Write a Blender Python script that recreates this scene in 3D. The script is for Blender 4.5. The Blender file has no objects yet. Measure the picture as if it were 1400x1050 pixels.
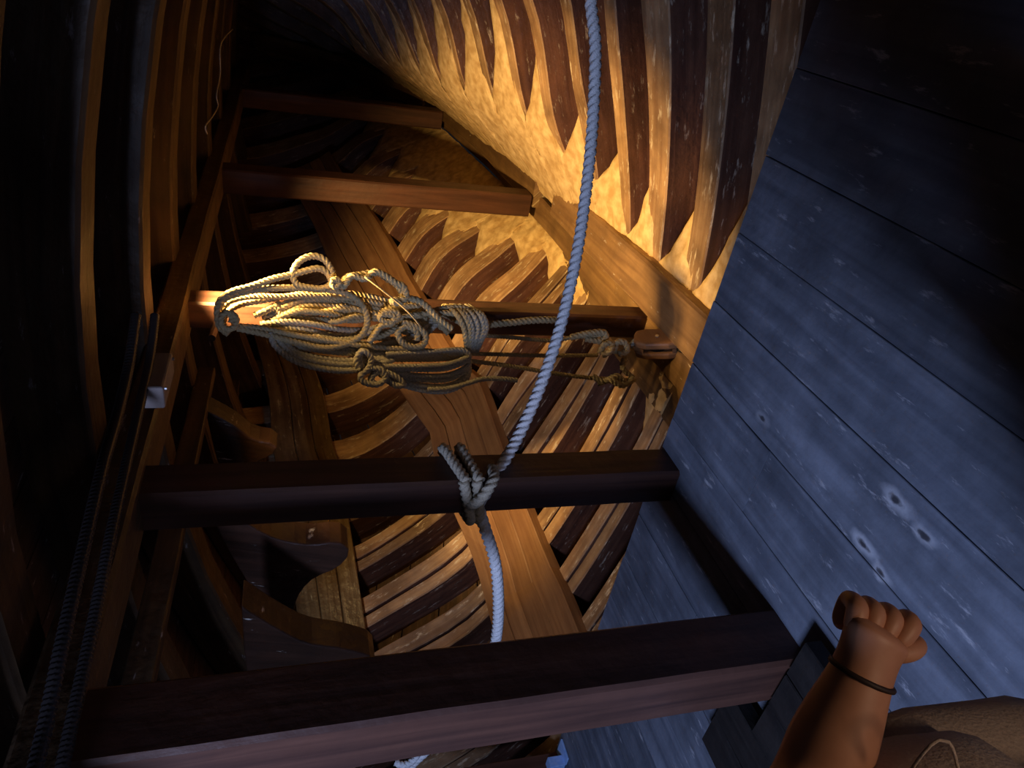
import bpy, bmesh, math, random
from mathutils import Vector, Matrix, noise as mnoise
random.seed(7)
C = bpy.context.scene.collection
# ------------------------------------------------------------------ camera
F = 950.0; TH = math.radians(17.5); AZ = math.radians(33.3); CZ = 1.5
VW = Vector((math.cos(TH)*math.cos(AZ), math.cos(TH)*math.sin(AZ), -math.sin(TH)))
VR = Vector((math.sin(AZ), -math.cos(AZ), 0)); VU = VR.cross(VW)
EYE = Vector((0, 0, CZ))
cd = bpy.data.cameras.new('camera'); cam = bpy.data.objects.new('camera', cd); C.objects.link(cam)
M3 = Matrix((-VU, VR, -VW)).transposed()
cam.matrix_world = Matrix.Translation(EYE) @ M3.to_4x4()
cd.sensor_width = 36; cd.lens = F/1400*36; cd.clip_start = .02
bpy.context.scene.camera = cam
# ------------------------------------------------------------------ world, lights, exposure
w = bpy.data.worlds.new('world'); bpy.context.scene.world = w; w.use_nodes = True
w.node_tree.nodes['Background'].inputs[0].default_value = (.5, .55, .7, 1)
w.node_tree.nodes['Background'].inputs[1].default_value = .010
vs = bpy.context.scene.view_settings
vs.view_transform = 'Standard'; vs.look = 'None'; vs.exposure = 0; vs.gamma = 1; vs.use_curve_mapping = False
def light(kind, name, loc, aim, energy, col, **kw):
    l = bpy.data.lights.new(name, kind); l.energy = energy; l.color = col
    for k, v in kw.items(): setattr(l, k, v)
    o = bpy.data.objects.new(name, l); C.objects.link(o); o.location = loc
    o.rotation_euler = (Vector(aim)-Vector(loc)).to_track_quat('-Z', 'Y').to_euler()
    return o
light('SPOT', 'bilge_lamp', (3.1, 1.42, 1.99), (3.1+.58, 1.72, .99), 460, (1, .60, .20), spot_size=math.radians(96), spot_blend=.5, shadow_soft_size=.035)
light('SPOT', 'port_fill', (2.95, 2.05, 1.85), (3.75, 3.3, .15), 50, (1, .62, .22), spot_size=math.radians(92), spot_blend=.7, shadow_soft_size=.05)  # unseen fill added to brighten the port stringer belts
light('SPOT', 'hank_fill', (2.95, .95, 1.9), (3.2, 1.5, 1.0), 26, (1, .62, .22), spot_size=math.radians(70), spot_blend=.6, shadow_soft_size=.03)  # fill spot added to warm the starboard side of the hank
light('AREA', 'hatch_daylight', (-1.0, 1.62, 2.3), (1.35, 1.75, .1), 76, (.47, .59, 1), shape='RECTANGLE', size=.45, size_y=.45)
light('SPOT', 'aft_fill', (-1.4, .95, 1.15), (2.2, 1.15, 1.75), 5, (.62, .68, 1), spot_size=math.radians(66), spot_blend=.8, shadow_soft_size=.12)  # weak fill added to lift the aft faces of pillars and beams
light('SPOT', 'arm_fill', (-.42, .02, .62), (.34, .72, .8), 8.5, (1, .68, .45), spot_size=math.radians(46), spot_blend=.6, shadow_soft_size=.1)  # warm fill added for the forearm and shorts, no fixture here

# ------------------------------------------------------------------ helpers
def ray(px, py): return VW*F + VR*(525-py) + VU*(700-px)
def atD(px, py, d): return EYE + ray(px, py)*(d/F)
def atX(px, py, X): r = ray(px, py); return EYE + r*(X/r.x)
def atY(px, py, Y): r = ray(px, py); return EYE + r*(Y/r.y)
def atZ(px, py, z): r = ray(px, py); return EYE + r*((z-CZ)/r.z)
CY = 1.73                                   # ship's centre line
ST = [  # station x : (half breadth, height) pairs from the keel to the overhead deck
 (1.0, [(.15,-.55),(1.0,-.45),(1.95,-.22),(2.55,.2),(2.8,.9),(2.95,1.5),(3.0,2.2)]),
 (2.0, [(.15,-.55),(1.0,-.42),(2.0,-.17),(2.6,.17),(2.82,.9),(2.88,1.5),(2.9,2.2)]),
 (3.05,[(.15,-.55),(.95,-.41),(1.85,-.16),(2.45,.17),(2.62,.9),(2.66,1.5),(2.7,2.2)]),
 (4.5, [(.15,-.52),(.5,-.32),(.85,-.11),(1.5,.17),(1.95,.65),(2.15,1.35),(2.25,2.2)]),
 (6.0, [(.15,-.43),(.42,-.08),(.72,.27),(1.3,.56),(1.65,1.0),(1.82,1.55),(1.92,2.2)]),
 (8.0, [(.13,-.15),(.33,.2),(.55,.6),(.95,.95),(1.2,1.35),(1.36,1.8),(1.45,2.25)]),
 (10.,[(.10,.35),(.22,.6),(.35,.9),(.48,1.2),(.6,1.55),(.74,1.9),(.88,2.3)]),
 (11.4,[(.06,1.4),(.08,1.5),(.12,1.65),(.16,1.8),(.2,1.95),(.26,2.1),(.34,2.3)])]
def cr(p0, p1, p2, p3, t):
    return .5*((2*p1)+(-p0+p2)*t+(2*p0-5*p1+4*p2-p3)*t*t+(-p0+3*p1-3*p2+p3)*t*t*t)
def section(X):
    X = max(ST[0][0], min(ST[-1][0], X)); i = 0
    while i < len(ST)-2 and X > ST[i+1][0]: i += 1
    t = (X-ST[i][0])/(ST[i+1][0]-ST[i][0]); a, b = ST[i][1], ST[i+1][1]
    return [(a[k][0]+(b[k][0]-a[k][0])*t, a[k][1]+(b[k][1]-a[k][1])*t) for k in range(7)]
def sec_pt(X, v):                            # v in 0..6 along the girth
    s = section(X); v = max(0, min(5.9999, v)); i = int(v); t = v-i
    q = [s[max(0, min(6, i+k))] for k in (-1, 0, 1, 2)]
    return cr(q[0][0], q[1][0], q[2][0], q[3][0], t), cr(q[0][1], q[1][1], q[2][1], q[3][1], t)
def hull_pt(X, v, side, off=0):              # off > 0 : inboard of the frames' inner face
    h, z = sec_pt(X, v); h1, z1 = sec_pt(X, v+.05); h0, z0 = sec_pt(X, v-.05)
    tx, tz = h1-h0, z1-z0; L = math.hypot(tx, tz) or 1
    nx, nz = -tz/L, tx/L
    return Vector((X, CY+side*(h+nx*off), z+nz*off))
def hb(X, z):
    s = [sec_pt(X, k*.25) for k in range(25)]
    if z <= s[0][1]: return 0
    for a, b in zip(s, s[1:]):
        if a[1] <= z <= b[1]: return a[0]+(b[0]-a[0])*(z-a[1])/max(1e-6, b[1]-a[1])
    return s[-1][0]
def hull_hit(px, py, side):                  # -> (X, v) where the sight line meets the frames
    r = ray(px, py); s = .002
    while s < .012:
        P = EYE+r*s
        if side*(P.y-CY) > 0 and side*(P.y-CY) >= hb(P.x, P.z): break
        s += .00004
    P = EYE+r*s; best = min((abs(sec_pt(P.x, k*.05)[1]-P.z), k*.05) for k in range(120))
    return P.x, best[1]

class MB:
    def __init__(s): s.v = []; s.f = []; s.uv = []; s.mi = {}
    def add(s, vs, fs, uvs=None):
        n = len(s.v); s.v += [tuple(v) for v in vs]
        for k, f in enumerate(fs):
            s.f.append([n+i for i in f])
            s.uv.append(uvs[k] if uvs else [(vs[i][0]*1.0+vs[i][2], vs[i][1]+vs[i][2]*.3) for i in f])
    def build(s, name, mat, parent=None, smooth=False, bevel=0):
        me = bpy.data.meshes.new(name); me.from_pydata(s.v, [], s.f); me.update()
        ul = me.uv_layers.new(name='UVMap'); li = 0
        for f, u in zip(s.f, s.uv):
            for q in u: ul.data[li].uv = q; li += 1
        for q in (mat if isinstance(mat, (list, tuple)) else [mat]): me.materials.append(q)
        for k, q in s.mi.items(): me.polygons[k].material_index = q
        if smooth:
            for p in me.polygons: p.use_smooth = True
        o = bpy.data.objects.new(name, me); C.objects.link(o)
        if parent is not None:
            o.parent = parent; o.matrix_parent_inverse = Matrix.Translation(parent.location).inverted()
        if bevel:
            b = o.modifiers.new('bevel', 'BEVEL'); b.width = bevel; b.segments = 2; b.limit_method = 'ANGLE'
        return o
def sweep(mb, rings, cap=True):              # rings: list of equal closed loops of Vectors
    n = len(rings[0]); fs = []; uvs = []; L = 0; us = [0]
    for a, b in zip(rings, rings[1:]): L += (b[0]-a[0]).length; us.append(L)
    per = [0]
    for j in range(n): per.append(per[-1]+(rings[0][(j+1) % n]-rings[0][j]).length)
    V = [p for r in rings for p in r]
    for i in range(len(rings)-1):
        for j in range(n):
            k = (j+1) % n
            fs.append([i*n+j, i*n+k, (i+1)*n+k, (i+1)*n+j])
            uvs.append([(us[i], per[j]), (us[i], per[j+1]), (us[i+1], per[j+1]), (us[i+1], per[j])])
    if cap:
        fs.append(list(range(n))[::-1]); uvs.append([(0, per[j]) for j in range(n)][::-1])
        m = (len(rings)-1)*n; fs.append([m+j for j in range(n)]); uvs.append([(L, per[j]) for j in range(n)])
    mb.add(V, fs, uvs)
def chamfer_rect(P, A, B, a, b, c):          # loop round centre P in the A, B directions
    q = [(a-c,-b),(a,-b+c),(a,b-c),(a-c,b),(-a+c,b),(-a,b-c),(-a,-b+c),(-a+c,-b)]
    return [P+A*x+B*y for x, y in q]
def rough_timber(mb, pts, A, B, a, b, c=.01, wob=.003, seg=None):
    """square timber along pts; A, B unit side directions (or lists)"""
    rings = []
    for i, P in enumerate(pts):
        Ai = A[i] if isinstance(A, list) else A; Bi = B[i] if isinstance(B, list) else B
        ai = a[i] if isinstance(a, list) else a; bi = b[i] if isinstance(b, list) else b
        ai *= 1+random.uniform(-wob, wob)*3; bi *= 1+random.uniform(-wob, wob)*3
        off = Ai*random.uniform(-wob, wob)+Bi*random.uniform(-wob, wob)
        rings.append(chamfer_rect(P+off, Ai, Bi, ai, bi, c))
    sweep(mb, rings)
def lerp_pts(a, b, n): return [a.lerp(b, i/(n-1)) for i in range(n)]
def spline(pts, step):
    """Catmull-Rom through pts, resampled at about `step`"""
    P = [Vector(p) for p in pts]; out = []
    for i in range(len(P)-1):
        q = [P[max(0, i-1)], P[i], P[i+1], P[min(len(P)-1, i+2)]]
        for k in range(12):
            t = k/12; out.append(Vector([cr(q[0][j], q[1][j], q[2][j], q[3][j], t) for j in range(3)]))
    out.append(P[-1])
    res = [out[0]]; acc = 0
    for a, b in zip(out, out[1:]):
        L = (b-a).length
        while L > 0 and acc+L >= step:
            t = (step-acc)/L; a = a.lerp(b, t); res.append(a.copy()); L = (b-a).length; acc = 0
        acc += L
    if (res[-1]-out[-1]).length > step*.3: res.append(out[-1])
    return res
def rope(mb, pts, r, step=None, lobes=3, nprof=12, pitch=None, fray=False):
    step = step or r*.3; pitch = pitch or r*3.9
    P = spline(pts, step); T0 = (P[1]-P[0]).normalized()
    N = T0.orthogonal().normalized(); rings = []; ang = 0
    for i, p in enumerate(P):
        T = (P[min(i+1, len(P)-1)]-P[max(i-1, 0)])
        T = T.normalized() if T.length > 1e-7 else T0
        N = (N-T*N.dot(T)).normalized(); B = T.cross(N)
        ang += 2*math.pi*step/pitch
        rr = r
        if fray and i > len(P)-8: rr = r*(1+.05*(i-len(P)+8))
        ring = []
        for j in range(12):
            a = 2*math.pi*j/12+ang
            rad = rr*(.74, .95, 1.03, .95)[j % 4]
            ring.append(p+N*math.cos(a)*rad+B*math.sin(a)*rad)
        rings.append(ring)
    sweep(mb, rings)
def tube(mb, pts, r, n=10, step=None, rad=None):
    P = spline(pts, step) if step else [Vector(p) for p in pts]
    N = (P[1]-P[0]).orthogonal().normalized(); rings = []
    for i, p in enumerate(P):
        T = (P[min(i+1, len(P)-1)]-P[max(i-1, 0)]).normalized()
        N = (N-T*N.dot(T)).normalized(); B = T.cross(N); rr = rad(i) if rad else r
        rings.append([p+(N*math.cos(2*math.pi*j/n)+B*math.sin(2*math.pi*j/n))*rr for j in range(n)])
    sweep(mb, rings)
def prism(mb, poly, nvec):                   # polygon of 3D points pushed along nvec
    n = len(poly); V = list(poly)+[p+nvec for p in poly]
    fs = [list(range(n))[::-1], [n+i for i in range(n)]]
    for i in range(n): j = (i+1) % n; fs.append([i, j, n+j, n+i])
    mb.add(V, fs)
def box(mb, lo, hi):
    x0, y0, z0 = lo; x1, y1, z1 = hi
    prism(mb, [Vector((x0,y0,z0)), Vector((x0,y1,z0)), Vector((x0,y1,z1)), Vector((x0,y0,z1))], Vector((x1-x0, 0, 0)))
def empty(name, loc, label=None, cat=None, group=None, kind=None):
    o = bpy.data.objects.new(name, None); C.objects.link(o); o.location = loc
    o.empty_display_size = .1
    return tag(o, label, cat, group, kind)
def tag(o, label=None, cat=None, group=None, kind=None):
    for k, v in (('label', label), ('category', cat), ('group', group), ('kind', kind)):
        if v: o[k] = v
    return o

# ------------------------------------------------------------------ materials
def wood(name, a, b, rough=.6, fleck=0, fleckcol=(.6, .55, .48), scale=(1.3, 22), bump=.35, patch=.5, knots=None, var=.35, spec=.35):
    m = bpy.data.materials.new(name); m.use_nodes = True; nt = m.node_tree; N = nt.nodes; L = nt.links
    bs = N['Principled BSDF']; bs.inputs['Specular IOR Level'].default_value = spec
    def nd(t, **k):
        n = N.new(t)
        for q, v in k.items(): setattr(n, q, v)
        return n
    def mixc(fac, c1, c2, mode='MIX'):
        x = nd('ShaderNodeMix', data_type='RGBA', blend_type=mode)
        for s, v in ((x.inputs[0], fac), (x.inputs[6], c1), (x.inputs[7], c2)):
            if hasattr(v, 'is_output') or isinstance(v, bpy.types.NodeSocket): L.new(v, s)
            elif isinstance(v, tuple): s.default_value = (*v, 1)
            else: s.default_value = v
        return x.outputs[2]
    def ramp(src, p0, p1, c0=(0, 0, 0), c1=(1, 1, 1)):
        r = nd('ShaderNodeValToRGB'); e = r.color_ramp.elements
        e[0].position = p0; e[1].position = p1; e[0].color = (*c0, 1); e[1].color = (*c1, 1)
        L.new(src, r.inputs[0]); return r.outputs[0]
    uv = nd('ShaderNodeUVMap'); oi = nd('ShaderNodeObjectInfo'); tc = nd('ShaderNodeNewGeometry')
    mp = nd('ShaderNodeMapping'); mp.inputs['Scale'].default_value = (scale[0], scale[1], 1)
    cmb = nd('ShaderNodeCombineXYZ'); mul = nd('ShaderNodeMath', operation='MULTIPLY'); mul.inputs[1].default_value = 40
    L.new(oi.outputs['Random'], mul.inputs[0]); L.new(mul.outputs[0], cmb.inputs[0]); L.new(mul.outputs[0], cmb.inputs[2])
    L.new(uv.outputs[0], mp.inputs['Vector']); L.new(cmb.outputs[0], mp.inputs['Location'])
    g = nd('ShaderNodeTexNoise'); g.inputs['Scale'].default_value = 1; g.inputs['Detail'].default_value = 6; g.inputs['Distortion'].default_value = .5
    L.new(mp.outputs[0], g.inputs['Vector'])
    p = nd('ShaderNodeTexNoise'); p.inputs['Scale'].default_value = 5; p.inputs['Detail'].default_value = 5; L.new(tc.outputs['Position'], p.inputs['Vector'])
    col = mixc(ramp(g.outputs[0], .35, .68), a, b)
    col = mixc(ramp(p.outputs[0], .35, .7), col, mixc(patch, col, tuple(x*.45 for x in a)))
    vr = nd('ShaderNodeMapRange'); vr.inputs['To Min'].default_value = 1-var; vr.inputs['To Max'].default_value = 1+var*.6
    L.new(oi.outputs['Random'], vr.inputs[0])
    vc = nd('ShaderNodeCombineColor')
    for i in range(3): L.new(vr.outputs[0], vc.inputs[i])
    col = mixc(1.0, col, vc.outputs[0], 'MULTIPLY')
    if fleck:
        f = nd('ShaderNodeTexNoise'); f.inputs['Scale'].default_value = 14; f.inputs['Detail'].default_value = 8; f.inputs['Roughness'].default_value = .7
        mp2 = nd('ShaderNodeMapping'); mp2.inputs['Scale'].default_value = (.5, 2.0, 1)
        L.new(uv.outputs[0], mp2.inputs['Vector']); L.new(cmb.outputs[0], mp2.inputs['Location']); L.new(mp2.outputs[0], f.inputs['Vector'])
        col = mixc(ramp(f.outputs[0], .66-.12*fleck, .72-.06*fleck), col, fleckcol)
    if knots:
        for (kx, ky, kr, halo) in knots:
            d = nd('ShaderNodeVectorMath', operation='DISTANCE'); d.inputs[1].default_value = (0, 0, 0)
            sb = nd('ShaderNodeVectorMath', operation='SUBTRACT'); sb.inputs[1].default_value = (kx, ky, 0)
            sc = nd('ShaderNodeVectorMath', operation='MULTIPLY'); sc.inputs[1].default_value = (.6, 1.3, 0)
            dn = nd('ShaderNodeTexNoise'); dn.inputs['Scale'].default_value = 22; dn.inputs['Detail'].default_value = 5
            L.new(tc.outputs['Position'], dn.inputs['Vector']); L.new(tc.outputs['Position'], sb.inputs[0])
            L.new(sb.outputs[0], sc.inputs[0]); L.new(sc.outputs[0], d.inputs[0])
            ad = nd('ShaderNodeMath', operation='MULTIPLY_ADD'); ad.inputs[1].default_value = kr*2.6; L.new(dn.outputs[0], ad.inputs[0])
            sub = nd('ShaderNodeMath', operation='SUBTRACT'); sub.inputs[1].default_value = kr*1.3
            L.new(ad.outputs[0], sub.inputs[0]); L.new(d.outputs['Value'], ad.inputs[2])
            if halo: col = mixc(ramp(sub.outputs[0], kr*.9, kr*2.6, (halo,)*3, (0, 0, 0)), col, (.62, .64, .7))
            col = mixc(ramp(sub.outputs[0], kr*.6, kr*1.1, (1, 1, 1), (0, 0, 0)), col, (.05, .05, .06))
    L.new(col, bs.inputs['Base Color'])
    rr = nd('ShaderNodeMapRange'); rr.inputs['To Min'].default_value = rough-.15; rr.inputs['To Max'].default_value = rough+.2
    L.new(p.outputs[0], rr.inputs[0]); L.new(rr.outputs[0], bs.inputs['Roughness'])
    bp = nd('ShaderNodeBump'); bp.inputs['Strength'].default_value = bump; bp.inputs['Distance'].default_value = .01
    L.new(g.outputs[0], bp.inputs['Height']); 
    bp2 = nd('ShaderNodeBump'); bp2.inputs['Strength'].default_value = bump; bp2.inputs['Distance'].default_value = .02
    p2 = nd('ShaderNodeTexNoise'); p2.inputs['Scale'].default_value = 16; p2.inputs['Detail'].default_value = 6; L.new(tc.outputs['Position'], p2.inputs['Vector'])
    L.new(p2.outputs[0], bp2.inputs['Height']); L.new(bp.outputs[0], bp2.inputs['Normal']); L.new(bp2.outputs[0], bs.inputs['Normal'])
    return m
def plain(name, col, rough=.5, metal=0, bump=0, bscale=60, col2=None, sss=0):
    m = bpy.data.materials.new(name); m.use_nodes = True; nt = m.node_tree; bs = nt.nodes['Principled BSDF']
    bs.inputs['Roughness'].default_value = rough; bs.inputs['Metallic'].default_value = metal
    n = nt.nodes.new('ShaderNodeTexNoise'); n.inputs['Scale'].default_value = bscale; n.inputs['Detail'].default_value = 6
    g = nt.nodes.new('ShaderNodeNewGeometry'); nt.links.new(g.outputs['Position'], n.inputs['Vector'])
    x = nt.nodes.new('ShaderNodeValToRGB'); x.color_ramp.elements[0].position = .35; x.color_ramp.elements[1].position = .65
    x.color_ramp.elements[0].color = (*col, 1); x.color_ramp.elements[1].color = (*(col2 or col), 1)
    nt.links.new(n.outputs[0], x.inputs[0]); nt.links.new(x.outputs[0], bs.inputs['Base Color'])
    if bump:
        b = nt.nodes.new('ShaderNodeBump'); b.inputs['Strength'].default_value = bump; b.inputs['Distance'].default_value = .01
        nt.links.new(n.outputs[0], b.inputs['Height']); nt.links.new(b.outputs[0], bs.inputs['Normal'])
    return m
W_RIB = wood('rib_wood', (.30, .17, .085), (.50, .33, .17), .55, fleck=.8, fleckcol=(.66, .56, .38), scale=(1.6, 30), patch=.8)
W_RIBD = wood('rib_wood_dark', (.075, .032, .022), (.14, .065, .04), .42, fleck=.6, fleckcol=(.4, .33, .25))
W_PLANK = wood('hull_planking', (.07, .035, .02), (.15, .075, .04), .6, fleck=.3)
W_STR = wood('stringer_wood', (.27, .13, .055), (.42, .23, .10), .5, bump=.15, patch=.3)
W_OLIVE = wood('upper_stringer_wood', (.16, .09, .035), (.36, .25, .11), .3, fleck=.55, fleckcol=(.5, .42, .2), bump=.4)
W_KEEL = wood('keelson_wood', (.27, .165, .08), (.46, .31, .16), .6, fleck=.8, fleckcol=(.6, .5, .3), bump=.3)
W_KEELD = wood('keelson_dark', (.18, .10, .045), (.3, .18, .08), .6, fleck=.2)
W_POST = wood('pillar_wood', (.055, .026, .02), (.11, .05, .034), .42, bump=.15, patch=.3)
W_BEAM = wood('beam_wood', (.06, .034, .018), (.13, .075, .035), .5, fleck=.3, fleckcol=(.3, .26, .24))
W_DECK = wood('deck_wood', (.105, .12, .155), (.21, .235, .29), .62, fleck=.5, fleckcol=(.36, .37, .41), scale=(1.1, 16), bump=.3, var=.22, patch=.6,
              knots=[(atZ(1225, 685, 0).x, atZ(1225, 685, 0).y, .016, .55), (atZ(1180, 745, 0).x, atZ(1180, 745, 0).y, .014, .6),
                     (atZ(1205, 785, 0).x, atZ(1205, 785, 0).y, .011, .6), (atZ(1264, 733, 0).x, atZ(1264, 733, 0).y, .012, .4),
                     (atZ(1042, 573, 0).x, atZ(1042, 573, 0).y, .012, .3), (atZ(945, 858, 0).x, atZ(945, 858, 0).y, .008, .6)])
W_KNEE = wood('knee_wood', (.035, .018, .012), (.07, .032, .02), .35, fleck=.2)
W_BLACK = wood('near_black_wood', (.012, .010, .010), (.03, .024, .022), .6)  # near black so the added slab blacks out the deck beneath it
W_PALE = wood('pale_bracket_wood', (.4, .33, .3), (.6, .5, .46), .6)
W_BLOCK = wood('pulley_wood', (.33, .16, .07), (.5, .27, .12), .45, bump=.2, var=.1)
M_FILL = plain('bilge_cement', (.52, .34, .14), .9, bump=1, bscale=14, col2=(.8, .6, .3))
M_ROPE = plain('hemp_rope', (.44, .34, .17), .9, bump=.5, bscale=160, col2=(.6, .48, .27))
M_ROPEG = plain('grey_rope', (.42, .38, .28), .9, bump=.5, bscale=160, col2=(.58, .52, .4))
M_ROPEW = plain('white_rope', (.66, .66, .66), .85, bump=.5, bscale=160, col2=(.8, .8, .8))
M_IRON = plain('black_iron', (.02, .018, .018), .5, .7, bump=.3)
M_GREY = plain('grey_conduit', (.035, .03, .03), .4)
M_BLUE = plain('blue_paint', (.25, .45, .85), .5, col2=(.35, .55, .9))
M_SKIN = plain('skin', (.50, .24, .14), .5, col2=(.56, .28, .17), bscale=30, bump=.05)
M_KHAKI = plain('khaki_cloth', (.42, .33, .26), .9, col2=(.48, .38, .3), bscale=200, bump=.3)
M_SHIRT = plain('dark_shirt', (.05, .045, .045), .9, bump=.2, bscale=100)
M_HAIR = plain('hair', (.03, .02, .015), .6, bump=.6, bscale=200)
M_BAND = plain('wrist_band', (.03, .015, .01), .6)
M_SHOE = plain('shoe_leather', (.05, .035, .025), .5, bump=.1)
M_STEEL = plain('galvanised_nail', (.6, .6, .6), .3, .9)

# ------------------------------------------------------------------ floor (platform deck)
floor = empty('floor', (0, 0, 0), kind='structure', label='worn grey plank deck ending over the open bilge')
EDGE = 2.05; pw = .27; y0 = -1.2
for k in range(21):
    ya = y0+k*pw+.015; yb = ya+pw
    ya += .15-.15
    butts = [-3.0] + ([1.49 if 9 <= k <= 9 or k in (12, 13) else random.choice([-.6, .25, -1.2])]) + [EDGE+.003*(k % 3)]
    if k in (6, 7, 8): butts[1] = [-.8, -.3, .15][k-6]
    for a, b in zip(butts, butts[1:]):
        m = MB(); n = 8; g = .0013; dz = random.uniform(-.003, .001)
        rough_timber(m, [Vector((a+.002+(b-a-.004)*i/n, (ya+yb)/2, -.03+dz)) for i in range(n+1)], Vector((0, 1, 0)), Vector((0, 0, 1)), pw/2-g, .03, .002, .0006)
        m.build('plank', W_DECK, floor)
for xx in (1.9, .9, -.2, -1.4):              # beams that carry the deck
    m = MB(); rough_timber(m, lerp_pts(Vector((xx, -1.0, -.15)), Vector((xx, 4.3, -.15)), 8), Vector((1, 0, 0)), Vector((0, 0, 1)), .07, .088)
    m.build('deck_bearer', W_BEAM, floor)

# ------------------------------------------------------------------ hull sides: planking and frames
RXP = [.95, 1.35, 1.72, 2.08, 2.46, 2.86, 3.27, 3.69, 4.12, 4.55, 5.0, 5.45, 5.92, 6.42, 6.95, 7.5, 8.1, 8.75, 9.4, 10.1, 10.8, 11.2]
RXS = [.9, 1.3, 1.7, 2.12, 2.55, 2.99, 3.43, 3.79, 4.17, 4.52, 4.88, 5.3, 5.76, 6.25, 6.78, 7.35, 7.95, 8.6, 9.3, 10.0, 10.7, 11.2]
walls = {}
for side, nm, lab in ((1, 'wall_left', 'port side of the wooden hull with frames and planking'), (-1, 'wall_right', 'starboard side of the wooden hull with frames and planking')):
    W = walls[side] = empty(nm, (0, 0, 0), kind='structure', label=lab)
    nst = 17
    for k in range(nst):                     # outer planking strakes, outside the frames
        va, vb = 6*k/nst, 6*(k+1)/nst
        xs = [.5+i*(11.4-.5)/30 for i in range(31)]; rings = []
        for x in xs:
            a = hull_pt(x, va+.006, side, -.25); b = hull_pt(x, vb-.006, side, -.25)
            a2 = hull_pt(x, va+.006, side, -.29); b2 = hull_pt(x, vb-.006, side, -.29)
            rings.append([a, b, b2, a2])
        m = MB(); sweep(m, rings); m.build('plank', W_PLANK, W)
    for i, x in enumerate(RXP if side > 0 else RXS):
        twin = side > 0 and x < 4.8              # doubled futtocks with an open seam between them
        wd = .21 if side > 0 else (.19 if x < 3.6 else .10)
        if x > 6: wd *= 1.15
        for part in (0, 1) if twin else (0,):
            rings = []; nv = 30
            ww = wd*(.54 if part == 0 else .44)-.004 if twin else wd
            xo = x+(wd*.24+.002 if part == 0 else -wd*.262) if twin else x
            ph = random.random()*9; lean = random.uniform(-.012, .012)
            for j in range(nv+1):
                v = .05+5.9*j/nv
                dx = lean*v*.3+.003*math.sin(v*2+ph)
                if side > 0: dx -= .22*min(1.6, max(0, v-2.9))*min(1, max(0, (6.5-x)/2))
                hw = ww/2*(1+.06*math.sin(v*1.7+ph*2))
                inn = .004*math.sin(v*3+ph)-(.008 if part else 0)
                a, b = hull_pt(xo+dx-hw, v, side, inn), hull_pt(xo+dx+hw, v, side, inn)
                c, d = hull_pt(xo+dx+hw, v, side, -.26), hull_pt(xo+dx-hw, v, side, -.26)
                e = .007
                ab = (b-a).normalized()*e; ad = (d-a).normalized()*e
                rings.append([a+ad, a+ab, b-ab, b+ad, c, d])
            m = MB(); sweep(m, rings)
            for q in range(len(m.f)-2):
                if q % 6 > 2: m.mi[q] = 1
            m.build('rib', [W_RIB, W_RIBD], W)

# golden cement fill between the frames beside the keelson
for side in (-1, 1):
    RX = RXS if side < 0 else RXP
    m = MB(); V = []; Fc = []; nx = 260; nv = 26
    for i in range(nx+1):
        x = 2.2+(9.4-2.2)*i/nx
        nxt = [r for r in RX if r > x]; prv = [r for r in RX if r <= x]
        t = (x-prv[-1])/(nxt[0]-prv[-1]); seed = RX.index(prv[-1])
        if side < 0: apex = (1.35+.35*math.sin(seed*2.3)) if x < 3.9 else solid+.7; solid = .3 if x < 3.7 else min(1.95, .3+(x-3.7)*1.3)
        else: apex = (.9+.45*math.sin(seed*1.7)) if x < 5 else solid+.5+.3*math.sin(seed*2.9); solid = .1 if x < 4.6 else min(1.25, .1+(x-4.6)*.65)
        reach = solid+(apex-.2)*max(0, 1-abs(t-.25)*1.3)+.1*mnoise.noise(Vector((x*7, side, 0)))
        for j in range(nv+1):
            v = (reach+.12)*j/nv
            if v < solid: off = .03-.015*v/solid+(.03 if x > 4.4 and side < 0 else 0)*(1-v/solid)
            else: off = .015-.215*min(1, (v-solid)/max(.05, reach-solid))**2.0
            off += .018*mnoise.noise(Vector((x*7, v*6, side*3)))+.008*mnoise.noise(Vector((x*22, v*18, side*3)))
            V.append(hull_pt(x, v+.02, side, off))
    for i in range(nx):
        for j in range(nv):
            Fc.append([i*(nv+1)+j, (i+1)*(nv+1)+j, (i+1)*(nv+1)+j+1, i*(nv+1)+j+1])
    m.add(V, Fc); o = m.build('bilge_cement', M_FILL, walls[side], smooth=True); o['kind'] = 'stuff'

# ------------------------------------------------------------------ keelson and stem
kz = [(1.0,-.44),(2.0,-.44),(3.3,-.42),(5.35,-.37),(6.7,-.28),(8.05,-.11),(8.9,.12),(9.7,.45),(10.5,.95),(11.1,1.5),(11.4,2.1)]
def kzf(x):
    for a, b in zip(kz, kz[1:]):
        if x <= b[0]: return a[1]+(b[1]-a[1])*(x-a[0])/(b[0]-a[0])
    return kz[-1][1]
keel = empty('keelson', (2.0, CY, -.6), 'long pale central timber on the bilge bottom rising towards the bow stem', 'timber')
def keel_piece(x0, x1, yc, hw, top, dep, mat, name, fan=0):
    n = max(5, int((x1-x0)/.3)); pts = []; Bs = []
    for i in range(n+1):
        x = x0+(x1-x0)*i/n; z = kzf(x)+top; dzdx = (kzf(x+.1)-kzf(x-.1))/.2
        B = Vector((-dzdx, 0, 1)).normalized(); pts.append(Vector((x, yc+fan*(x-x0), z))-B*dep/2); Bs.append(B)
    m = MB(); rough_timber(m, pts, Vector((0, 1, 0)), Bs, hw, dep/2, .014, .004)
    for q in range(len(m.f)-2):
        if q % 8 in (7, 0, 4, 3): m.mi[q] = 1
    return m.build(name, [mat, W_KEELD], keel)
keel_piece(1.2, 4.9, CY-.275, .135, .0, .26, W_KEEL, 'keelson_timber', .02)
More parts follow.
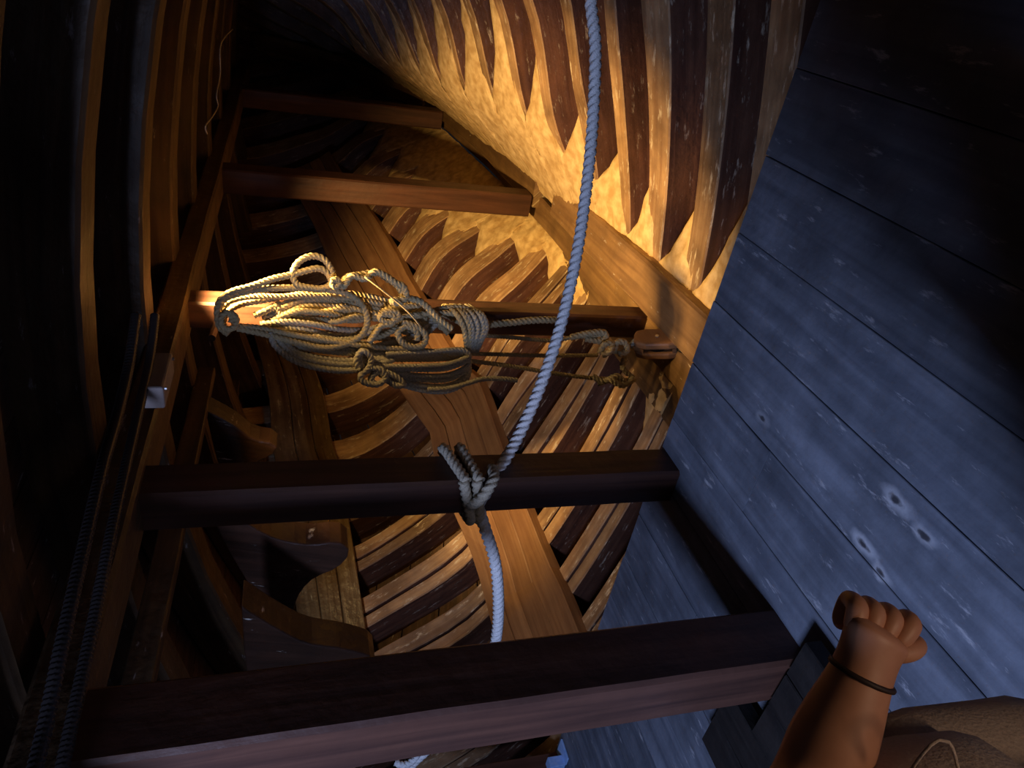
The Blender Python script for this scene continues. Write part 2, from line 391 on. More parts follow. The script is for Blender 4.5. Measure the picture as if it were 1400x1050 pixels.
keel_piece(1.2, 11.3, CY+.02, .10, -.045, .3, W_KEELD, 'rider_timber')
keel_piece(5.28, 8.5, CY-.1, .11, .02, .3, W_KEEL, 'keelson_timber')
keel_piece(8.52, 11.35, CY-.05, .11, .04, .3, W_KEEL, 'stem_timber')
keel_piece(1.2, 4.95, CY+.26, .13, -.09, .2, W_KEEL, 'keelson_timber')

# ------------------------------------------------------------------ stringer belts on the port side
def belt(name, right, left, nstr, mat, side, label, th=.075, cuts=()):
    R = [hull_hit(px, py, side) for px, py in right]; Lf = [hull_hit(px, py, side) for px, py in left]
    n = 36
    def rs(P):
        sp = spline([(a, b, 0) for a, b in P], .02); return [sp[int(i*(len(sp)-1)/n)] for i in range(n+1)]
    R = rs(R); Lf = rs(Lf)
    E = empty(name, hull_pt(R[n//2].x, R[n//2].y, side), label, 'timber')
    for k in range(nstr):
        cut = cuts[k] if k < len(cuts) else None
        segs = [(0, n)] if cut is None else [(0, cut), (cut, n)]
        for s0, s1 in segs:
            rings = []
            for i in range(s0, s1+1):
                f0 = k/nstr; f1 = (k+1)/nstr
                a = R[i].lerp(Lf[i], f0); b = R[i].lerp(Lf[i], f1)
                d = Vector((b.x-a.x, b.y-a.y, 0))*.012
                sh = .0 if i != s0 or s0 == 0 else .02
                A = hull_pt(a.x+d.x+sh, a.y+d.y, side, -.01); B = hull_pt(b.x-d.x-sh*2, b.y-d.y, side, -.01)
                A2 = hull_pt(a.x+d.x+sh, a.y+d.y, side, th+.003*math.sin(k*5)); B2 = hull_pt(b.x-d.x-sh*2, b.y-d.y, side, th+.003*math.sin(k*5))
                e = .006; ab = (B2-A2).normalized()*e; ad = (A-A2).normalized()*e
                rings.append([A, A2+ad, A2+ab, B2-ab, B2+ad, B])
            if s0 > 0: rings[0] = [p.lerp(q, .06) for p, q in zip(rings[0], rings[1])]
            m = MB(); sweep(m, rings); m.build('plank', mat, E)
    return E
belt('bilge_stringer', [(820, 915), (800, 870), (755, 760), (690, 610), (640, 510), (590, 420), (545, 345), (505, 285), (455, 215)],
     [(712, 960), (690, 890), (655, 775), (605, 655), (550, 540), (500, 445), (455, 365), (425, 305), (395, 245)], 4, W_STR, 1,
     'wide belt of reddish planks curving along the port frames, lit orange in the middle', cuts=(14, 22, None, 17))
belt('clamp_stringer', [(520, 1000), (505, 900), (482, 760), (462, 640), (440, 540), (415, 470), (385, 400)],
     [(425, 1010), (410, 890), (392, 760), (378, 640), (365, 540), (350, 470), (330, 400)], 3, W_OLIVE, 1,
     'upper belt of glossy olive brown planks beneath the knees on the port side')

# ------------------------------------------------------------------ pillars
def pillar(Y, X, zb, zt, half, label):
    P = Vector((X, Y, zb)); t = empty('pillar', P, label, 'post', 'square timber pillars along the centre line')
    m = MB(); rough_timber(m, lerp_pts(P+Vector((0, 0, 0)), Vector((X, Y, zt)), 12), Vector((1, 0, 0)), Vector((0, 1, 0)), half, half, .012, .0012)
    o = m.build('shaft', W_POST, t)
    return t
PL = [(1.10, 0.0, 2.10, .100, 'nearest and darkest square pillar, standing on the grey deck'),
      (1.96, 0.0, 2.04, .082, 'square pillar at the deck edge with the white rope tied round it'),
      (3.30, kzf(3.3)-.05, 2.02, .072, 'square pillar hung with the big hank of rope'),
      (5.35, kzf(5.35)+.03, 2.02, .09, 'bare purple brown pillar second farthest towards the bow'),
      (8.05, kzf(8.05)+.03, 2.05, .095, 'farthest bare pillar nearest the bow stem')]
for (X, zb, zt, h, lab), Y in zip(PL, (CY+.035, CY+.015, CY, CY, CY)): pillar(Y, X, zb, zt, h, lab)
# port side stanchion with painted foot
st = empty('stanchion', (1.97, 3.98, 0), 'slim dark port side stanchion with a blue foot on the deck edge', 'post')
m = MB(); rough_timber(m, lerp_pts(Vector((1.97, 3.98, 0)), Vector((1.97, 3.98, 1.75)), 8), Vector((1, 0, 0)), Vector((0, 1, 0)), .05, .05, .006, .001); m.build('shaft', W_POST, st)
m = MB(); box(m, (1.90, 3.86, 0), (1.96, 3.93, .1)); box(m, (1.90, 3.80, 0), (2.02, 3.93, .012)); m.build('foot_bracket', M_BLUE, st, bevel=.003)
# ------------------------------------------------------------------ overhead: cambered beams, girder, planks
CAM = .085
ceiling = empty('ceiling', (0, 0, 2.3), kind='structure', label='dark underside of the upper deck')
def zbeam(Y, zc): return zc-CAM*(Y-CY)**2
BX = [(.75, 2.16), (1.35, 2.14), (2.16, 2.13), (2.88, 2.08), (3.72, 2.08), (4.6, 2.08), (5.6, 2.08), (6.7, 2.09), (7.9, 2.1), (9.2, 2.12)]
blab = ['beam nearest overhead, almost black', 'second beam overhead from the viewer', 'overhead beam with grey worn face in the top left of the picture', 'overhead beam just aft of the bilge lamp with an orange lit underside',
        'overhead beam just forward of the rope pillar', 'overhead beam forward of the rope hank pillar by two bays', 'overhead beam above the second farthest pillar', 'overhead beam between the two farthest pillars',
        'overhead beam at the farthest pillar', 'overhead beam closest to the stem']
for (x, zc), lb in zip(BX, blab):
    hbx = max(hb(x, 1.95), .5); ys = [CY-hbx+.05+(2*hbx-.1)*i/16 for i in range(17)]
    pts = []; Bs = []
    for y in ys:
        sl = -2*CAM*(y-CY); B = Vector((0, -sl, 1)).normalized(); Bs.append(B); pts.append(Vector((x, y, zbeam(y, zc)))+B*.12)
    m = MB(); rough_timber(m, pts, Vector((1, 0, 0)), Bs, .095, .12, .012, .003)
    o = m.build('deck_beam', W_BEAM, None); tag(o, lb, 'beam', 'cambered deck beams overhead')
for k in range(26):
    ya = -1.4+k*.24; yb = ya+.235; m = MB()
    xs = [.5+i*10.8/14 for i in range(15)]; rings = []
    for x in xs:
        z0_, z1_ = zbeam(ya, 2.335), zbeam(yb, 2.335)
        rings.append([Vector((x, ya, z0_)), Vector((x, yb, z1_)), Vector((x, yb, z1_+.05)), Vector((x, ya, z0_+.05))])
    sweep(m, rings); m.build('plank', W_PLANK, ceiling)
wf = empty('wall_front', (11.45, CY, 1.0), kind='structure', label='dark planking closing the bow behind the stem')
for k in range(12):
    m = MB(); box(m, (11.42, CY-1.0+k*.17, -.4), (11.46, CY-1.0+k*.17+.165, 2.6)); m.build('plank', W_PLANK, wf)
# fore-and-aft girder above the pillars
m = MB(); rough_timber(m, lerp_pts(Vector((.4, CY, 2.03)), Vector((9.6, CY, 2.05)), 24), Vector((0, 1, 0)), Vector((0, 0, 1)), .10, .06, .012, .003)
tag(m.build('girder', W_BEAM, None), 'long fore and aft girder resting on the pillar heads', 'beam')
# port carlings
for i, (pa, pb) in enumerate((((308, 660), (286, 930)), ((245, 680), (185, 960)))):
    zz = 2.0; A = atZ(pa[0], pa[1], zz); B = atZ(pb[0], pb[1], zz)
    m = MB(); d = (B-A).normalized(); rough_timber(m, lerp_pts(A-d*1.2, B+d*.6, 10), Vector((0, 0, 1)).cross(d), Vector((0, 0, 1)), .03, .05, .006, .002)
    tag(m.build('carling', W_BEAM, None), ['narrow pale carling under the port beams', 'narrow carling beside the long girder on the port side'][i], 'beam')
# knees on the port side
def knee(pix, X, th, mat, label):
    poly = [atX(a, b, X) for a, b in pix]
    c = sum(poly, Vector())/len(poly); t = MB()
    sp = spline([*poly, poly[0]], .06)[:-1]
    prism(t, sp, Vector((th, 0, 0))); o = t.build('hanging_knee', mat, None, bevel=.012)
    tag(o, label, 'knee', 'hanging knees on the port side'); return o
knee([(285, 690), (330, 712), (372, 735), (420, 745), (462, 742), (478, 755), (462, 776), (428, 792), (408, 815), (398, 842), (372, 858), (340, 800), (305, 740)], 2.62, .16, W_KNEE, 'dark hanging knee with a glossy rounded tip on the olive planks')
knee([(330, 830), (375, 858), (420, 880), (470, 888), (512, 902), (500, 925), (440, 940), (400, 960), (370, 985), (340, 930)], 2.1, .16, W_KNEE, 'dark reddish hanging knee just above the nearest pillar')
knee([(280, 560), (318, 580), (345, 600), (372, 606), (380, 616), (362, 628), (340, 640), (325, 668), (300, 640)], 3.4, .15, W_KNEE, 'dark hanging knee beyond the rope tied pillar')
# junction box and twin corrugated conduits
jb = empty('junction_box', atZ(222, 525, 1.93), 'pale pink square box under the girder beside the corrugated conduits', 'box')
c = atZ(222, 525, 1.93); m = MB(); box(m, (c.x-.10, c.y-.05, c.z-.02), (c.x+.13, c.y+.035, c.z+.05)); m.build('housing', W_PALE, jb, bevel=.008)
for sx in (-.08, .11):
    m = MB(); tube(m, [c+Vector((sx, -.035, -.028)), c+Vector((sx, -.035, -.015))], .006, 8); m.build('screw', M_STEEL, jb)
for i, path in enumerate((((212, 430), (205, 490), (190, 560), (172, 640), (150, 740), (128, 850), (100, 980), (70, 1120)), ((186, 430), (176, 500), (160, 570), (140, 640), (112, 760), (85, 880), (60, 1000), (30, 1120)))):
    m = MB(); pts = spline([atZ(a, b, 1.97) for a, b in path], .006)
    tube(m, pts, .02, 8, rad=lambda k: .0165 if k % 2 else .013)
    tag(m.build('corrugated_conduit', M_GREY, None, smooth=True), ['corrugated grey conduit nearest the pale box', 'corrugated grey conduit farther from the pale box'][i], 'conduit')
# thin cable and small stick overhead, starboard
m = MB(); tube(m, [atZ(a, b, 1.93) for a, b in ((318, 40), (302, 60), (301, 100), (296, 130), (298, 145), (290, 160), (281, 172), (283, 183))], .004, 6, step=.02)
tag(m.build('hanging_cable', M_ROPEG, None, smooth=True), 'thin wavy cable under the overhead beams', 'cable')

# ------------------------------------------------------------------ near-black slab added to darken the deck by the nearest pillar
ds_ = empty('dark_slab', (.66, 1.86, 0), 'low dark plank cover added to darken the deck behind the nearest pillar', 'slab')
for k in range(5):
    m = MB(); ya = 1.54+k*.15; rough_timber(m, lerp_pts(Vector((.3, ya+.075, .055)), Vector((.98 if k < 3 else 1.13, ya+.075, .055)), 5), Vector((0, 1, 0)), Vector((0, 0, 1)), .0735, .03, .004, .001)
    m.build('plank', W_BLACK, ds_)
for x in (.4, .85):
    m = MB(); box(m, (x, 1.56, 0), (x+.07, 2.27, .026)); m.build('batten', W_BLACK, ds_)

# ------------------------------------------------------------------ white rope
wr = empty('mooring_rope', (1.96, CY, .8), 'thick white twisted rope sagging across the hold and hitched to the deck edge pillar', 'rope')
m = MB()
rope(m, [atD(812, -60, 2.55), atD(808, 0, 2.6), atD(814, 60, 2.63), atD(812, 140, 2.68), atD(805, 230, 2.73), atD(790, 340, 2.77), atD(768, 440, 2.78), atD(742, 520, 2.76), atD(712, 590, 2.73), atD(690, 630, 2.68), atD(668, 668, 2.62), atD(652, 690, 2.62)], .0245)
m.build('rope_length', M_ROPEW, wr, smooth=True)
m = MB()
rope(m, [atD(652, 688, 2.62), atD(662, 720, 2.66), atD(676, 765, 2.75), atD(681, 810, 2.85), atD(680, 860, 3.0), atD(671, 905, 3.15), atD(652, 950, 3.3), atD(625, 987, 3.4), atD(590, 1020, 3.45), atD(562, 1046, 3.5), atD(540, 1075, 3.6)], .0245)
m.build('rope_length', M_ROPEW, wr, smooth=True)
# two turns round the pillar: real rings on the square shaft
def turn(zm, tilt, r, X=1.96, Y=CY+.015):
    g = .082+r*.8; c = [(-g, -g), (0, -g-.004), (g, -g), (g+.004, 0), (g, g), (0, g+.004), (-g, g), (-g-.004, 0), (-g, -g)]
    return [Vector((X+a, Y+b, zm+tilt*(a-b)/(2*g)+.012*i/8)) for i, (a, b) in enumerate(c)]
zk = atX(646, 655, 1.86).z
for dz, tl in ((.02, .05), (-.03, .035)):
    m = MB(); rope(m, turn(zk+dz, tl, .021), .021); m.build('turn', M_ROPEG, wr, smooth=True)
m = MB(); rope(m, [atD(672, 640, 2.62), atD(676, 652, 2.55), atD(668, 668, 2.52), atD(655, 684, 2.53), atD(642, 690, 2.58), atD(634, 682, 2.66)], .021); m.build('hitch', M_ROPEG, wr, smooth=True)
m = MB(); rope(m, [atD(540, 1042, 3.42), atD(552, 1046, 3.42), atD(564, 1040, 3.43), atD(574, 1026, 3.45)], .018, fray=True)
rope(m, [atD(562, 1044, 3.44), atD(570, 1034, 3.42), atD(576, 1022, 3.42)], .014, fray=True); m.build('frayed_end', M_ROPEW, wr, smooth=True)

# ------------------------------------------------------------------ hank of rope on the third pillar
def dz3(px): return 3.36+(px-300)*.0011
coil = empty('rope_hank', atD(500, 440, dz3(500)), 'large tangled hank of old hemp rope hanging on the third pillar', 'rope')
def zp(x, y, off=.0):                         # picture position (crop of 400x300 at 270,320) -> point in front of the pillar
    px, py = 270+x/3.5, 320+y/3.5; return atD(px, py, dz3(px)-.13-off)
def strand(P, r=.0155, mat=M_ROPE, off=0, name='rope_loop', parent=None):
    m = MB(); rope(m, [zp(p[0], p[1], (p[2] if len(p) > 2 else 0)+off) for p in P], r, nprof=9, step=r*.35)
    return m.build(name, mat, parent or coil, smooth=True)
strand([(150, 480), (105, 440), (98, 380), (120, 320), (180, 290), (300, 265), (420, 258), (560, 262), (680, 275), (760, 310), (805, 370), (812, 430), (780, 490), (700, 530), (600, 545), (480, 520), (330, 480), (190, 450)], .0165, off=.10)
strand([(110, 430), (95, 370), (115, 310), (170, 275), (260, 250), (360, 215), (450, 195), (520, 175), (580, 165), (625, 190), (640, 235), (600, 260), (520, 255), (470, 235), (458, 180), (490, 130), (550, 105), (610, 125), (648, 190), (640, 240)], .0165, off=.12)
strand([(130, 400), (125, 350), (170, 315), (260, 300), (400, 300), (520, 295), (640, 300)], .015, off=.06)
strand([(150, 470), (125, 440), (140, 380), (200, 340), (300, 320), (420, 300), (600, 270), (700, 275)], .015, off=.03)
strand([(160, 440), (300, 450), (450, 480), (600, 505), (760, 530), (900, 545), (1050, 555), (1200, 570)], .015, off=.10)
strand([(170, 430), (300, 470), (450, 505), (620, 520), (800, 530), (960, 560), (1120, 575), (1300, 580)], .015, off=.08)
strand([(150, 370), (185, 400), (180, 440), (150, 455), (120, 440), (115, 400), (140, 375), (165, 395), (160, 425)], .015, off=.14, name='knot')
rnd = random.Random(3)
for k in range(9):                            # long drop of the hank, upper bundle
    a = 330+rnd.uniform(-30, 40); yy = 320+k*22
    b = 1150+rnd.uniform(-140, 160)
    P = [(a, 420+k*6-20, 0)]
    for q in range(1, 7):
        f = q/7; P.append((a+(b-a)*f, yy+rnd.uniform(-16, 16)+55*math.sin(f*math.pi)*(k-4)/4*(-1 if k < 4 else 1)*(.8), rnd.uniform(-.03, .05)))
    P.append((b, 430+rnd.uniform(-40, 60), 0))
    strand(P, .0155, M_ROPE if k < 5 else M_ROPEG, off=.02+.01*(k % 3))
for k in range(6):                            # lower grey bights
    s = k*27+7*math.sin(k*2.7)
    strand([(350+s*.8, 470+s*.2), (370+s, 530-s*.25), (440+s*.6, 592-s*.6), (540, 632-s*.95), (660, 652-s*1.0), (770, 650-s*.9), (860, 625-s*.6), (940, 600-s*.3)], .0165, M_ROPEG, off=.10-.008*k)
for k in range(6):                            # loose loops at the bottom right
    s = k*24+6*math.sin(k*3.3)
    strand([(770, 560), (800, 620+s*.3), (870, 670-s*.3), (960, 715-s*.7), (1080, 748-s), (1190, 752-s*1.1), (1270, 715-s), (1300, 650-s*.6), (1260, 600-s*.4), (1100, 600-s*.3), (900, 600-s*.2)], .0145, M_ROPEG, off=.05+.012*k)
strand([(1100, 745), (1200, 740), (1290, 715), (1360, 695), (1440, 692), (1530, 700)], .014, M_ROPEG, off=.1, name='rope_end')
for k in range(5):                            # upper left braided bundle, tan
    s = k*16
    strand([(270+s, 390-s*.3), (330+s, 365-s*.5), (400, 340+s*.9), (500, 300+s), (600, 295+s), (720, 285+s*1.4), (830, 300+s*1.6), (960, 330+s*1.3), (1100, 350+s*1.2)], .0155, M_ROPE, off=.04+.01*(k % 2))
strand([(650, 245), (690, 235), (720, 205), (780, 195), (860, 185), (910, 215), (960, 250), (990, 300), (1060, 320), (1110, 360), (1160, 410), (1220, 455)], .018, off=.13)
strand([(660, 230), (700, 250), (740, 200), (800, 215), (850, 180), (900, 200), (950, 235), (985, 250), (1000, 300), (960, 330), (930, 320), (1000, 310)], .017, off=.16, name='knot')
strand([(640, 225), (665, 215), (680, 235), (665, 255), (645, 245), (650, 225), (670, 220)], .014, off=.17, name='knot')
strand([(880, 380), (920, 370), (960, 380), (950, 410), (900, 420), (870, 400), (900, 385), (940, 395), (930, 430), (880, 440), (850, 480), (820, 520)], .0155, off=.13, name='knot')
strand([(980, 420), (1040, 440), (1090, 480), (1080, 530), (1030, 540), (980, 520), (960, 470), (1000, 440), (1050, 470), (1050, 510)], .017, off=.12, name='knot')
strand([(820, 520), (880, 440), (980, 400), (1100, 380), (1220, 380), (1300, 400), (1330, 450)], .016, off=.1)
strand([(830, 500), (900, 480), (1020, 410), (1140, 365), (1250, 350), (1330, 380), (1370, 440)], .016, off=.08)
strand([(770, 640), (760, 600), (790, 560), (830, 590), (820, 640), (780, 680), (800, 710), (860, 720), (900, 690), (880, 650), (830, 640)], .016, M_ROPEG, off=.14, name='knot')
strand([(850, 720), (830, 690), (870, 660), (910, 700), (950, 725), (985, 720), (960, 690), (900, 660)], .016, M_ROPEG, off=.13, name='knot')
for k in range(6):                            # turns that bind the hank to the pillar
    s = k*25+6*math.sin(k*2.1)
    strand([(1180+s, 345, -.12), (1200+s, 350+s*.1, .05), (1245+s, 390, .12), (1275+s*.9, 450, .13), (1285+s*.6, 510, .12), (1290+s*.4, 550, .06), (1290+s*.3, 570, -.1)], .0155, M_ROPE if k < 2 else M_ROPEG, off=0, name='binding_turn')
m = MB(); tube(m, [zp(800, 205, .2), zp(880, 265, .21), (zp(960, 330, .2)), zp(1020, 385, .2), zp(1070, 445, .17)], .004, 6, step=.02); m.build('twine', M_ROPE, coil, smooth=True)
m = MB(); P = atX(300, 440, 3.2); tube(m, [P+Vector((.12, 0, 0)), P+Vector((-.16, 0, .02))], .017, 10); m.build('peg', W_POST, coil)

# ------------------------------------------------------------------ block and tackle under the hank
def zq(x, y, off=0): px, py = 600+x/3.5, 320+y/3.5; return atD(px, py, dz3(px)-.12-off)
tk = empty('block_and_tackle', zq(1000, 540), 'varnished wooden pulley block with spliced rope falls at the foot of the third pillar', 'pulley')
def line(P, r, mat, name): m = MB(); rope(m, [zq(*p) for p in P], r, nprof=9, step=r*.35); m.build(name, mat, tk, smooth=True)
line([(-300, 575, .02), (0, 572, .02), (250, 575, .03), (500, 582, .03), (760, 580, .05)], .012, M_ROPE, 'fall')
line([(-250, 580, .05), (0, 592, .05), (330, 630, .06), (540, 665, .07), (740, 690, .08), (940, 700, .08)], .0125, M_ROPE, 'fall')
line([(130, 480, .06), (350, 495, .05), (540, 510, .05), (640, 495, .05), (790, 482, .06)], .012, M_ROPE, 'fall')
line([(60, 400, .05), (200, 432, .05), (330, 425, .05), (460, 412, .05), (560, 412, .04)], .02, M_ROPE, 'fall')
line([(630, 495, .06), (700, 478, .07), (780, 470, .07), (800, 490, .07), (770, 512, .06), (700, 500, .05)], .019, M_ROPE, 'splice')
line([(735, 680, .08), (790, 705, .1), (850, 680, .1), (900, 715, .1), (930, 690, .09), (880, 725, .11), (820, 700, .11), (760, 715, .08)], .0175, M_ROPEG, 'splice')
line([(770, 570, .08), (790, 530, .1), (830, 525, .1), (820, 560, .12), (780, 580, .1)], .019, M_ROPE, 'splice')
line([(840, 570, .08), (850, 520, .1), (890, 520, .1), (900, 560, .1), (860, 575, .1)], .019, M_ROPE, 'splice')
line([(890, 560, .06), (930, 520, .06), (960, 490, .06)], .016, M_ROPEG, 'becket')
line([(890, 590, .06), (880, 640, .07), (930, 690, .07)], .016, M_ROPEG, 'becket')
# block shell: two rounded cheeks with a narrow sheave slot between them
bc = zq(1045, 528, .10); N0 = (EYE-bc).normalized(); L_ = (-VU+VR*.02); L_ = (L_-N0*L_.dot(N0)).normalized()
S_ = (N0*.62+VR*.78); S_ = (S_-L_*S_.dot(L_)).normalized(); N_ = S_.cross(L_).normalized()
if N_.dot(N0) < 0: N_ = -N_
def cheek(o0, o1):
    poly = [bc+L_*a+N_*b+S_*o0 for a, b in ((-.125, -.03), (-.115, -.062), (-.06, -.076), (.06, -.076), (.115, -.06), (.13, -.03), (.13, .03), (.115, .055), (.06, .07), (-.06, .07), (-.115, .05), (-.125, .02))]
    m = MB(); prism(m, poly, S_*(o1-o0)); return m
cheek(.011, .055).build('cheek', W_BLOCK, tk, bevel=.012)
cheek(-.055, -.011).build('cheek', W_BLOCK, tk, bevel=.012)
for pr in (((-.125, -.03), (-.075, -.07), (-.075, .066), (-.125, .03)), ((.08, -.07), (.13, -.03), (.13, .03), (.08, .066))):
    m = MB(); prism(m, [bc+L_*a+N_*b-S_*.012 for a, b in pr], S_*.024); m.build('spacer', W_BLOCK, tk)
m = MB(); tube(m, [bc-S_*.0095, bc+S_*.0095], .055, 20); m.build('sheave', M_IRON, tk)
m = MB(); tube(m, [bc-S_*.060, bc+S_*.060], .011, 12); m.build('pin', M_STEEL, tk)
rg = bc+L_*.15; m = MB()
tube(m, [rg+(L_*math.cos(t)*.045+N_*math.sin(t)*.075) for t in [i*math.pi/10 for i in range(21)]], .014, 8); m.build('ring', M_IRON, tk, smooth=True)

# ------------------------------------------------------------------ person at the left of the frame
base_r, base_f = -.635, .62
def body(f, r, z): return Vector((f*math.cos(AZ)+r*math.sin(AZ), f*math.sin(AZ)-r*math.cos(AZ), z))
def skin_mesh(name, verts, edges, rad, mat, parent, sub=2, root=0):
    me = bpy.data.meshes.new(name); me.from_pydata([tuple(v) for v in verts], edges, []); me.materials.append(mat)
    o = bpy.data.objects.new(name, me); C.objects.link(o)
    o.modifiers.new('skin', 'SKIN'); 
    if not me.skin_vertices: 
        bpy.context.view_layer.objects.active = o
    sv = me.skin_vertices[0].data if me.skin_vertices else None
    if sv is None:
        raise RuntimeError('no skin layer')
    for i, r in enumerate(rad):
        sv[i].radius = (r, r) if not isinstance(r, tuple) else r
        sv[i].use_root = (i == root)
    s = o.modifiers.new('sub', 'SUBSURF'); s.levels = sub; s.render_levels = sub
    # bake to a plain mesh
    dg = bpy.context.evaluated_depsgraph_get(); ev = o.evaluated_get(dg); nm = bpy.data.meshes.new_from_object(ev)
    o.modifiers.clear(); o.data = nm
    for p in nm.polygons: p.use_smooth = True
    if not nm.materials: nm.materials.append(mat)
    if parent is not None:
        o.parent = parent; o.matrix_parent_inverse = Matrix.Translation(parent.location).inverted()
    return o
per = empty('person', body(base_f, base_r, 0), 'person in khaki shorts holding a bare forearm out, with a dark wrist band', 'person')
# facing +r (to the right of the view); body left is +f
fr, bf = base_r, base_f
wrist = atD(1182, 912, .80); elbow = atD(1112, 1075, .80)
elbow = elbow; shoulder = body(bf-.05-.12, fr-.02, 1.40)
V = [body(bf, fr, .96), body(bf, fr-.01, 1.12), body(bf, fr, 1.30), body(bf, fr, 1.42), body(bf, fr+.01, 1.52), body(bf, fr+.04, 1.60), body(bf, fr+.03, 1.70)]
E = [(0, 1), (1, 2), (2, 3), (3, 4), (4, 5), (5, 6)]
R = [(.16, .13), (.15, .11), (.17, .12), (.12, .09), .055, .085, .075]
def av(p, r, link):
    V.append(p); R.append(r); E.append((link, len(V)-1)); return len(V)-1
sh = av(shoulder, .065, 3); up = av(shoulder.lerp(elbow, .5), .05, sh); el = av(elbow, .047, up)
a1 = av(elbow.lerp(wrist, .3), .052, el); a2 = av(elbow.lerp(wrist, .65), .044, a1); wr_ = av(wrist, .033, a2)
# other arm
s2 = av(body(bf+.17, fr-.02, 1.40), .065, 3); u2 = av(body(bf+.22, fr-.05, 1.2), .048, s2); e2 = av(body(bf+.24, fr-.04, 1.06), .042, u2)
w2 = av(body(bf+.23, fr+.03, .84), .03, e2); h2 = av(body(bf+.22, fr+.05, .75), (.038, .02), w2)
for sgn, step_ in ((-1, .05), (1, -.04)):
    hp = av(body(bf+sgn*.09, fr, .88), .1, 0); kn = av(body(bf+sgn*.1, fr+step_*.6, .5), .058, hp); cf = av(body(bf+sgn*.1, fr-.02+step_, .36), .056, kn)
    an = av(body(bf+sgn*.1, fr-.03+step_, .09), .036, cf); av(body(bf+sgn*.1, fr+.1+step_, .04), (.04, .03), an)
# hand: palm chain continues the arm, fingers curled
d = (wrist-elbow).normalized()
hd = (atD(1200, 858, .80)-wrist); hdn = hd.normalized()
side_ = (atD(1262, 866, .8)-atD(1190, 850, .8)).normalized()   # across the knuckles in the picture
side_ = (side_-hdn*side_.dot(hdn)).normalized(); nrm = hdn.cross(side_).normalized()
if nrm.dot(EYE-wrist) < 0: nrm = -nrm
palm = wrist+hdn*.032; pm = av(palm, (.042, .03), wr_); kn_ = av(wrist+hdn*.052+side_*.006, (.05, .034), pm)
o = skin_mesh('body', V, E, R, M_SKIN, per, 2)
for k in range(4):                              # four fingers folded into the palm, away from the viewer side
    s = -.031+k*.0205; L1 = (.038, .043, .041, .033)[k]
    b0 = palm+side_*s*.8; b1 = wrist+hdn*.064+side_*(s*1.08+.006)-nrm*.002; b2 = b1+hdn*.002+side_*.003-nrm*L1*.8; b3 = b2-hdn*.030-nrm*.004; b4 = b3-hdn*.006+nrm*.014
    skin_mesh('finger', [b0, b1, b2, b3, b4], [(0, 1), (1, 2), (2, 3), (3, 4)], [.013, .0132, .0122, .011, .009], M_SKIN, per, 2)
t0 = palm+side_*.032-hdn*.004; t1 = t0+side_*.016+hdn*.008; t2 = t1+side_*.010+hdn*.006-nrm*.008; t3 = t2+side_*.002+hdn*.002-nrm*.02
skin_mesh('thumb', [palm, t0, t1, t2, t3], [(0, 1), (1, 2), (2, 3), (3, 4)], [.016, .0155, .0125, .0115, .0095], M_SKIN, per, 2)
# head with face, hair, clothes
hc = body(bf, fr+.04, 1.64)
def ell(c, ax, n=20, m_=14, f=None):
    mb = MB(); Vv = []
    for i in range(m_+1):
        ph = math.pi*i/m_
        for j in range(n):
            t = 2*math.pi*j/n; u = Vector((math.sin(ph)*math.cos(t), math.sin(ph)*math.sin(t), math.cos(ph)))
            q = f(u) if f else u
            Vv.append(c+VR*q.x*ax[0]+Vector((math.cos(AZ), math.sin(AZ), 0))*q.y*ax[1]+Vector((0, 0, 1))*q.z*ax[2])
    mb.add(Vv, [[i*n+j, i*n+(j+1) % n, (i+1)*n+(j+1) % n, (i+1)*n+j] for i in range(m_) for j in range(n)]); return mb
ell(hc, (.098, .076, .118), f=lambda u: Vector((u.x*(1 if u.z > -.3 else 1+.1*(u.z+.3)), u.y*(1 if u.z > -.2 else 1+.45*(u.z+.2)), u.z))).build('head', M_SKIN, per, smooth=True)
ell(hc+Vector((0, 0, .025))-VR*.014, (.1, .084, .108)).build('hair', M_HAIR, per, smooth=True)
ell(hc+VR*.1-Vector((0, 0, .01)), (.018, .012, .026), 10, 8).build('nose', M_SKIN, per, smooth=True)
for s in (-.03, .03):
    ell(hc+VR*.082+Vector((math.cos(AZ), math.sin(AZ), 0))*s+Vector((0, 0, .012)), (.012, .014, .009), 10, 8).build('eye', M_ROPEW, per, smooth=True)
ell(hc+VR*.088-Vector((0, 0, .055)), (.008, .024, .006), 10, 8).build('mouth', M_BAND, per, smooth=True)
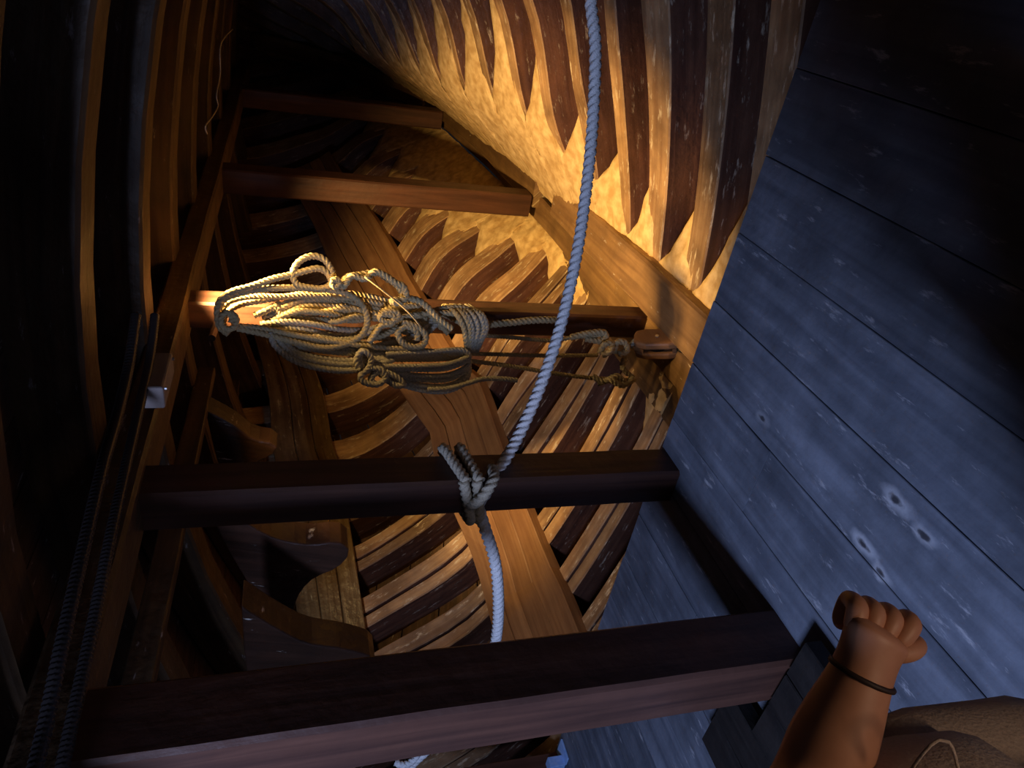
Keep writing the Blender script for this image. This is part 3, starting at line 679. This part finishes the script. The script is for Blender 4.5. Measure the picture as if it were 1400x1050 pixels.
for s in (-.08, .08): ell(hc+Vector((math.cos(AZ), math.sin(AZ), 0))*s, (.022, .01, .032), 10, 8).build('ear', M_SKIN, per, smooth=True)
# shirt and shorts
skin_mesh('shirt', [body(bf, fr, 1.0), body(bf, fr, 1.15), body(bf, fr, 1.3), body(bf, fr, 1.40), shoulder, shoulder.lerp(elbow, .38), body(bf+.17, fr-.02, 1.40), body(bf+.21, fr-.04, 1.25)],
          [(0, 1), (1, 2), (2, 3), (3, 4), (4, 5), (3, 6), (6, 7)], [(.175, .14), (.165, .13), (.185, .14), (.15, .11), .08, .066, .08, .066], M_SHIRT, per, 2)
SF = bf-.02
mb = MB()
def srt(cx, cy, z, a, b, n=40, ph=0): # cx along r, cy along f
    out = []
    for j in range(n):
        t = 2*math.pi*j/n; k = 1+.025*math.sin(t*5+z*9+ph)+.012*math.sin(t*11+z*17)
        out.append(body(cy+math.sin(t)*b*k, cx+math.cos(t)*a*k, z))
    return out
mb = MB(); sweep(mb, [srt(fr+.02, bf-.03, z, a, b) for z, a, b in ((1.03, .165, .19), (.98, .17, .2), (.9, .185, .215), (.84, .195, .22), (.78, .195, .22), (.72, .19, .215))])
mb.build('shorts', M_KHAKI, per, smooth=True)
for sg in (-1, 1):
    mb = MB(); sweep(mb, [srt(fr+.02, bf-.02+sg*.105, z, a, b, 28, sg) for z, a, b in ((.80, .175, .115), (.72, .18, .117), (.64, .175, .117), (.56, .17, .117), (.5, .168, .118))])
    mb.build('shorts_leg', M_KHAKI, per, smooth=True)
# pocket flap on the thigh
pc = [atD(1242, 1058, .72), atD(1262, 1030, .70), atD(1282, 1012, .70), atD(1300, 1018, .70), atD(1312, 1060, .72)]
mb = MB(); tube(mb, spline(pc, .01), .0018, 6); mb.build('pocket_seam', M_KHAKI, per, smooth=True)
# wrist band
b0 = wrist.lerp(elbow, .06); bd = (elbow-wrist).normalized(); n1 = bd.orthogonal().normalized(); n2 = bd.cross(n1)
mb = MB(); tube(mb, [b0+(n1*math.cos(t)+n2*math.sin(t))*.0345 for t in [i*math.pi/12 for i in range(25)]], .0035, 6); mb.build('wrist_band', M_BAND, per, smooth=True)
